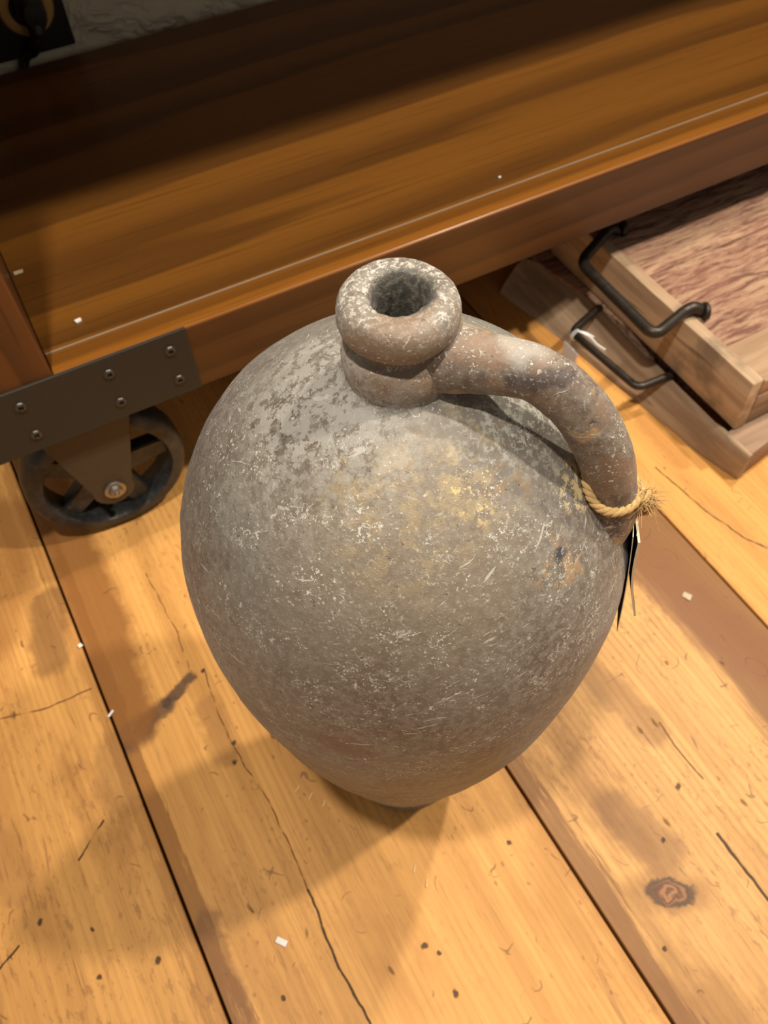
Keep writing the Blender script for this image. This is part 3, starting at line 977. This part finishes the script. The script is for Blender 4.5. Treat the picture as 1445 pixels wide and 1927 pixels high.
def card(top, bot, width, ang, thick, curl, nseg=10):
    """thin hanging card; curl bends it outwards"""
    top, bot = Vector(top), Vector(bot)
    w = Vector((math.cos(ang), math.sin(ang), 0))
    L = (bot - top)
    nrm = w.cross(L).normalized()
    b = NB()
    rows = []
    for i in range(nseg + 1):
        t = i / nseg
        p = top + L * t + nrm * curl * math.sin(math.pi * t)
        rows.append([b.verts.new(p - w * width / 2 - nrm * thick / 2), b.verts.new(p + w * width / 2 - nrm * thick / 2),
                     b.verts.new(p + w * width / 2 + nrm * thick / 2), b.verts.new(p - w * width / 2 + nrm * thick / 2)])
    for A, B in zip(rows[:-1], rows[1:]):
        for k in range(4):
            f = b.faces.new((A[k], A[(k + 1) % 4], B[(k + 1) % 4], B[k]))
            f.material_index = 1 if k in (1, 3) else 0
    f = b.faces.new(rows[0][::-1]); f.material_index = 1
    f = b.faces.new(rows[-1]); f.material_index = 1
    return b


obj('card', card((0.2740, 0.1842, 0.560), (0.2885, 0.1722, 0.466), 0.038, math.radians(57), 0.0015, 0.003),
    (m_card, m_card_edge), tagroot)
obj('card', card((0.2715, 0.1842, 0.562), (0.2790, 0.1700, 0.446), 0.030, math.radians(50), 0.0006, -0.001),
    (m_card, m_card_edge), tagroot)

# ------------------------------------------------------------------ two wooden trays with iron handles
def rod(parent, pts, r, name='handle', lab='black iron bar handle'):
    b = NB()
    tube(b, pts, r, 12)
    return obj(name, b, m_rod, parent, 60, label=lab)


def fillet(pts, r, n=6):
    pts = [Vector(p) for p in pts]
    out = [pts[0]]
    for a, p, c in zip(pts[:-2], pts[1:-1], pts[2:]):
        u = (a - p).normalized()
        v = (c - p).normalized()
        rr_ = min(r, (a - p).length * 0.45, (c - p).length * 0.45)
        A, B = p + u * rr_, p + v * rr_
        for k in range(n + 1):
            t = k / n
            out.append(A * (1 - t) ** 2 + p * 2 * t * (1 - t) + B * t * t)
    out.append(pts[-1])
    return out


# lower one, turned a little
AN = math.radians(8.9)
PV = (0.7926, 0.3989, 0.0)
LT = 0.057
low = thing('wooden_tray', (0.80, 0.65, 0.0),
            'lower weathered wooden tray with iron bar handle, flat on the floor under the other tray', 'tray',
            'wooden trays stacked under the console')


def lowbox(x0, x1, y0, y1, z0, z1, bev):
    return rot(box(NB(), PV[0] + x0, PV[0] + x1, PV[1] + y0, PV[1] + y1, z0, z1, bev), AN, PV)


def worn(bm, amp=0.0012, freq=22):
    for v in bm.verts:
        v.co += mnoise.noise_vector(v.co * freq) * amp
    return bm


# front board: foot set askew on the floor, top edge straight, a slot behind it
eb = NB()
foot = [(0.7930, 0.3995), (0.7768, 0.4626), (0.7715, 0.5137), (0.7615, 0.5888), (0.7500, 0.6850), (0.7376, 0.7798), (0.7260, 0.8450), (0.7155, 0.8970), (0.7130, 0.9230)]
lip = [(0.7930, 0.3990), (0.7905, 0.4600), (0.7900, 0.5137), (0.7900, 0.5888), (0.7900, 0.6850), (0.7905, 0.7798), (0.7900, 0.8450), (0.7790, 0.8970), (0.7560, 0.9280)]
ff = [(q.x, q.y) for q in spline([(x, y, 0) for x, y in foot], 4)]
ll = [(q.x, q.y) for q in spline([(x, y, 0) for x, y in lip], 4)]
rows = []
NV = 7
for (fx, fy), (lx, ly) in zip(ff, ll):
    row = []
    dip = 1.0 if ly > 0.47 else 0.0
    for k in range(NV):
        t_ = k / (NV - 1)
        e_ = 0.0022 * (1 if k in (0, NV - 1) else 0)
        row.append(eb.verts.new((fx + (lx - fx) * t_ + e_, fy + (ly - fy) * t_, 0.0008 + (LT - 0.0035 * dip - 0.0008) * t_ - (0.0016 if k == NV - 1 else 0))))
    row.append(eb.verts.new((lx + 0.004, ly + 0.001, LT - 0.0035 * dip)))
    row.append(eb.verts.new((lx + 0.0085, ly + 0.001, LT - 0.0035 * dip)))
    row.append(eb.verts.new((lx + 0.0105, ly + 0.001, LT - 0.002 - 0.0035 * dip)))
    row.append(eb.verts.new((lx + 0.0105, ly + 0.001, 0.0008)))
    rows.append(row)
for A, B in zip(rows[:-1], rows[1:]):
    for k in range(len(A)):
        j = (k + 1) % len(A)
        eb.faces.new((A[k], A[j], B[j], B[k]))
eb.faces.new(rows[0][::-1])
eb.faces.new(rows[-1])
worn(eb, 0.0011, 26)
obj('end_board', eb, m_end_low, low, 50)
obj('side_board', worn(lowbox(0.0108, 0.70, 0.001, 0.050, 0.001, LT - 0.0008, 0.002)), m_side_low, low, 40)
obj('side_board', lowbox(0.062, 0.70, 0.525, 0.545, 0.001, LT - 0.001, 0.002), m_side_low, low, 40)
ys = [0.0510, 0.20, 0.36, 0.5245]
for a, b_ in zip(ys[:-1], ys[1:]):
    obj('board', lowbox(0.064, 0.70, a + 0.0007, b_ - 0.0007, 0.020, LT - 0.0025, 0.0015), m_saw, low, 40)
lz = 0.0500
lz = 0.0603
rod(low, fillet([(0.8010, 0.7590, 0.030), (0.7995, 0.7580, lz), (0.7215, 0.7310, lz), (0.7365, 0.5815, lz), (0.7995, 0.5785, lz), (0.8010, 0.5785, 0.030)], 0.014),
    0.0064)

up = thing('wooden_tray', (0.90, 0.66, 0.057),
           'upper wooden tray with rough reddish sawn boards and hooked iron bar handle', 'tray',
           'wooden trays stacked under the console')
ZU0, ZU1 = LT + 0.0012, 0.150
ub = NB()
box(ub, 0.8078, 0.8287, 0.447, 0.915, ZU0, ZU1, 0.0028)
bmesh.ops.subdivide_edges(ub, edges=[e for e in ub.edges if e.calc_length() > 0.2], cuts=12, use_grid_fill=True)
for v in ub.verts:
    if v.co.y < 0.47:
        v.co.y += 0.006 * max(0, (v.co.z - 0.11) / 0.04)
worn(ub, 0.0011)
obj('end_board', ub, m_end_up, up, 40)
obj('side_board', worn(box(NB(), 0.8292, 1.50, 0.4485, 0.466, ZU0, 0.118, 0.002)), m_side_low, up, 40)
obj('side_board', box(NB(), 0.8292, 1.50, 0.895, 0.913, ZU0, 0.118, 0.002), m_side_low, up, 40)
ys = [0.450, 0.530, 0.705, 0.912]
for i, (a, b_) in enumerate(zip(ys[:-1], ys[1:])):
    t_ = NB()
    box(t_, 0.8292, 1.50, a + 0.0003, b_ - 0.0003, 0.1188, (0.1480, 0.1465, 0.1470)[i], 0.0018)
    obj('board', t_, (m_board, m_saw, m_saw)[i], up, 40)
uz = ZU1 + 0.0095
rod(up, fillet([(0.850, 0.808, uz - 0.004), (0.838, 0.812, uz + 0.003), (0.822, 0.808, uz + 0.002), (0.7470, 0.7720, uz), (0.7420, 0.5880, uz), (0.812, 0.606, uz + 0.002),
                (0.826, 0.604, uz + 0.006), (0.838, 0.597, uz - 0.001)], 0.020, 7), 0.0086)
for (ex, ey) in ((0.841, 0.593), (0.856, 0.806)):
    e = NB()
    ce = Vector((ex, ey, uz - 0.001))
    tube(e, [ce + Vector((0.0075 * math.cos(a) * 0.5, 0.0085 * math.cos(a), 0.0085 * math.sin(a))) for a in
             [2 * math.pi * i / 20 for i in range(20)]], 0.0048, 8, closed=True)
    tube(e, [ce + Vector((0.004, -0.002, -0.005)), ce + Vector((0.005, -0.003, -0.018))], 0.0042, 8)
    obj('handle_eye', e, m_rod, up, 60)

# white thread on the lower handle, with its paper scrap
th = thing('white_thread', (0.7270, 0.7300, lz), 'thin white thread knotted round the corner of the lower tray handle', 'thread')
b = NB()
tube(b, spline([(0.7255, 0.7225, lz + 0.007), (0.732, 0.712, lz + 0.006), (0.738, 0.702, lz + 0.002), (0.7400, 0.688, lz - 0.001), (0.748, 0.676, lz - 0.006)], 5), 0.0019, 6)
tube(b, spline([(0.7275, 0.7215, lz + 0.006), (0.735, 0.713, lz + 0.006), (0.744, 0.703, lz + 0.001)], 5), 0.0015, 6)
obj('tail', b, m_white, th, 60)
b = NB()
cen = Vector((0.7225, 0.722, lz))
axd = Vector((0.1, -1, 0)).normalized()
e1 = Vector((0, 0, 1))
e2 = axd.cross(e1)
for o_ in (-0.002, 0.0015):
    tube(b, [cen + axd * o_ + (e1 * math.cos(a) + e2 * math.sin(a)) * 0.0082 for a in [2 * math.pi * i / 20 for i in range(20)]], 0.0016, 6, closed=True)
obj('loop', b, m_white, th, 60)
b = NB()
box(b, 0.7195, 0.7225, 0.706, 0.742, 0.0003, 0.032, 0.0008)
wt = obj('paper_tag', b, m_paper, None, None, org=(0.7210, 0.724, 0.0))
wt = tag(wt, 'small white paper tag leaning by the lower tray, just behind the jug handle', 'paper tag')

# ------------------------------------------------------------------ outlet and cord on the wall
YW = 1.42
out_ = thing('wall_outlet', (0.1465, YW, 0.4227), 'black wall outlet plate with brass socket above the shelf', 'outlet')
obj('cover_plate', box(NB(), 0.0400, 0.2015, YW - 0.010, YW - 0.0002, 0.3555, 0.5000, 0.003), m_plateb, out_)
b = NB()
ys_ = YW - 0.010
lathe(b, [(0.0255, ys_ - 0.0002), (0.0255, ys_ - 0.005), (0.0300, ys_ - 0.006), (0.0380, ys_ - 0.005), (0.0410, ys_ - 0.0002)], 40, (0.1465, 0.4227), 'y', close=True)
obj('brass_socket', b, m_brass, out_, 40)
for (sx, sz) in ((0.168, 0.412), (0.172, 0.440)):
    b = NB()
    lathe(b, [(0.0001, ys_ - 0.008), (0.004, ys_ - 0.0078), (0.0055, ys_ - 0.0055), (0.0055, ys_ - 0.004)], 10, (sx, sz), 'y')
    obj('socket_screw', b, m_hub, out_, 40)
cordr = thing('power_cord', (0.1465, YW - 0.03, 0.4227), 'black plug and power cord hanging from the wall outlet behind the shelf', 'power cord')
b = NB()
lathe(b, [(0.0001, ys_ - 0.042), (0.016, ys_ - 0.041), (0.021, ys_ - 0.034), (0.024, ys_ - 0.012), (0.0250, ys_ - 0.0058), (0.0001, ys_ - 0.0058)], 28, (0.1500, 0.4240), 'y',
      lump=lambda a, h, r: 1 - 0.12 * math.cos(2 * a))
obj('plug', b, m_cord, cordr, 40)
b = NB()
yc = ys_ - 0.026
cp = spline([(0.1500, yc, 0.420), (0.1470, yc - 0.006, 0.400), (0.1400, yc - 0.006, 0.385), (0.1330, yc + 0.002, 0.372), (0.1220, YW - 0.0105, 0.358),
             (0.1130, YW - 0.0085, 0.343), (0.107, YW - 0.0085, 0.320), (0.104, YW - 0.0085, 0.25)], 6)
tube(b, cp, [0.0125 if i < 8 else (0.0105 if i < 14 else 0.0078) for i in range(len(cp))], 12)
obj('cord', b, m_cord, cordr, 60)

# ------------------------------------------------------------------ crumbs and scraps
def scrap(name, x, y, z, lx, ly, lz_, ang, mat, label, cat, group=None):
    b = NB()
    box(b, -lx / 2, lx / 2, -ly / 2, ly / 2, 0, lz_, min(lx, ly, lz_) * 0.25, 0, 1)
    for v in b.verts:
        v.co += mnoise.noise_vector(v.co * 220 + Vector((x * 90, y * 90, 0))) * min(lx, ly) * 0.16
        v.co.z = max(v.co.z, 0)
    bmesh.ops.rotate(b, verts=b.verts[:], cent=(0, 0, 0), matrix=Matrix.Rotation(ang, 3, 'Z'))
    bmesh.ops.translate(b, verts=b.verts[:], vec=(x, y, z + 0.0002))
    o = obj(name, b, mat, None, None, org=(x, y, z))
    return tag(o, label, cat, group)


scrap('paper_scrap', -0.0602, 0.1647, 0, 0.013, 0.0065, 0.0022, -0.9, m_paper, 'torn white paper scrap on the floor in front of the jug', 'paper scrap')
scrap('plastic_crumb', -0.1435, 0.5040, 0.0002, 0.0105, 0.0032, 0.0022, 0.55, m_paper, 'white sliver lying across the left floor joint', 'crumb')
scrap('plastic_crumb', -0.1497, 0.6150, 0.0002, 0.0055, 0.005, 0.003, 0.3, m_paper, 'round white crumb on the left floor joint, nearer the caster', 'crumb')
scrap('paint_chip', 0.6011, 0.2825, 0, 0.010, 0.012, 0.0012, 0.5, m_clear, 'pale chip of dried glue on the brown-stained floor right of the jug', 'chip')
for i, (x, y) in enumerate(((0.0246, 0.3044), (0.0351, 0.2894), (0.0452, 0.2739), (0.1033, 0.1594), (0.1079, 0.1397))):
    wh = ('leftmost pale wood splinter beside the foot of the jug', 'middle pale wood splinter beside the foot of the jug',
          'pale wood splinter nearest the foot of the jug, left side', 'upper pale wood splinter on the floor in front of the jug',
          'lower pale wood splinter on the floor in front of the jug')[i]
    scrap('wood_splinter', x, y, 0, 0.0085, 0.0016, 0.001, 0.55 + 0.1 * i, m_splint, wh, 'splinter', 'pale splinters near the jug')
scrap('plastic_crumb', 0.0204, 0.8050, ZT, 0.0075, 0.0048, 0.003, 0.1, m_paper, 'white crumb on the shelf above the corner plate', 'crumb')
scrap('plastic_crumb', -0.0187, 0.9260, ZT, 0.011, 0.006, 0.0012, 0.0, m_clear, 'dull flake on the shelf beside the left side panel', 'flake')
scrap('plastic_crumb', 0.5911, 0.7933, ZT, 0.0035, 0.0032, 0.0025, 0.0, m_paper, 'tiny white crumb on the shelf edge behind the jug', 'crumb')
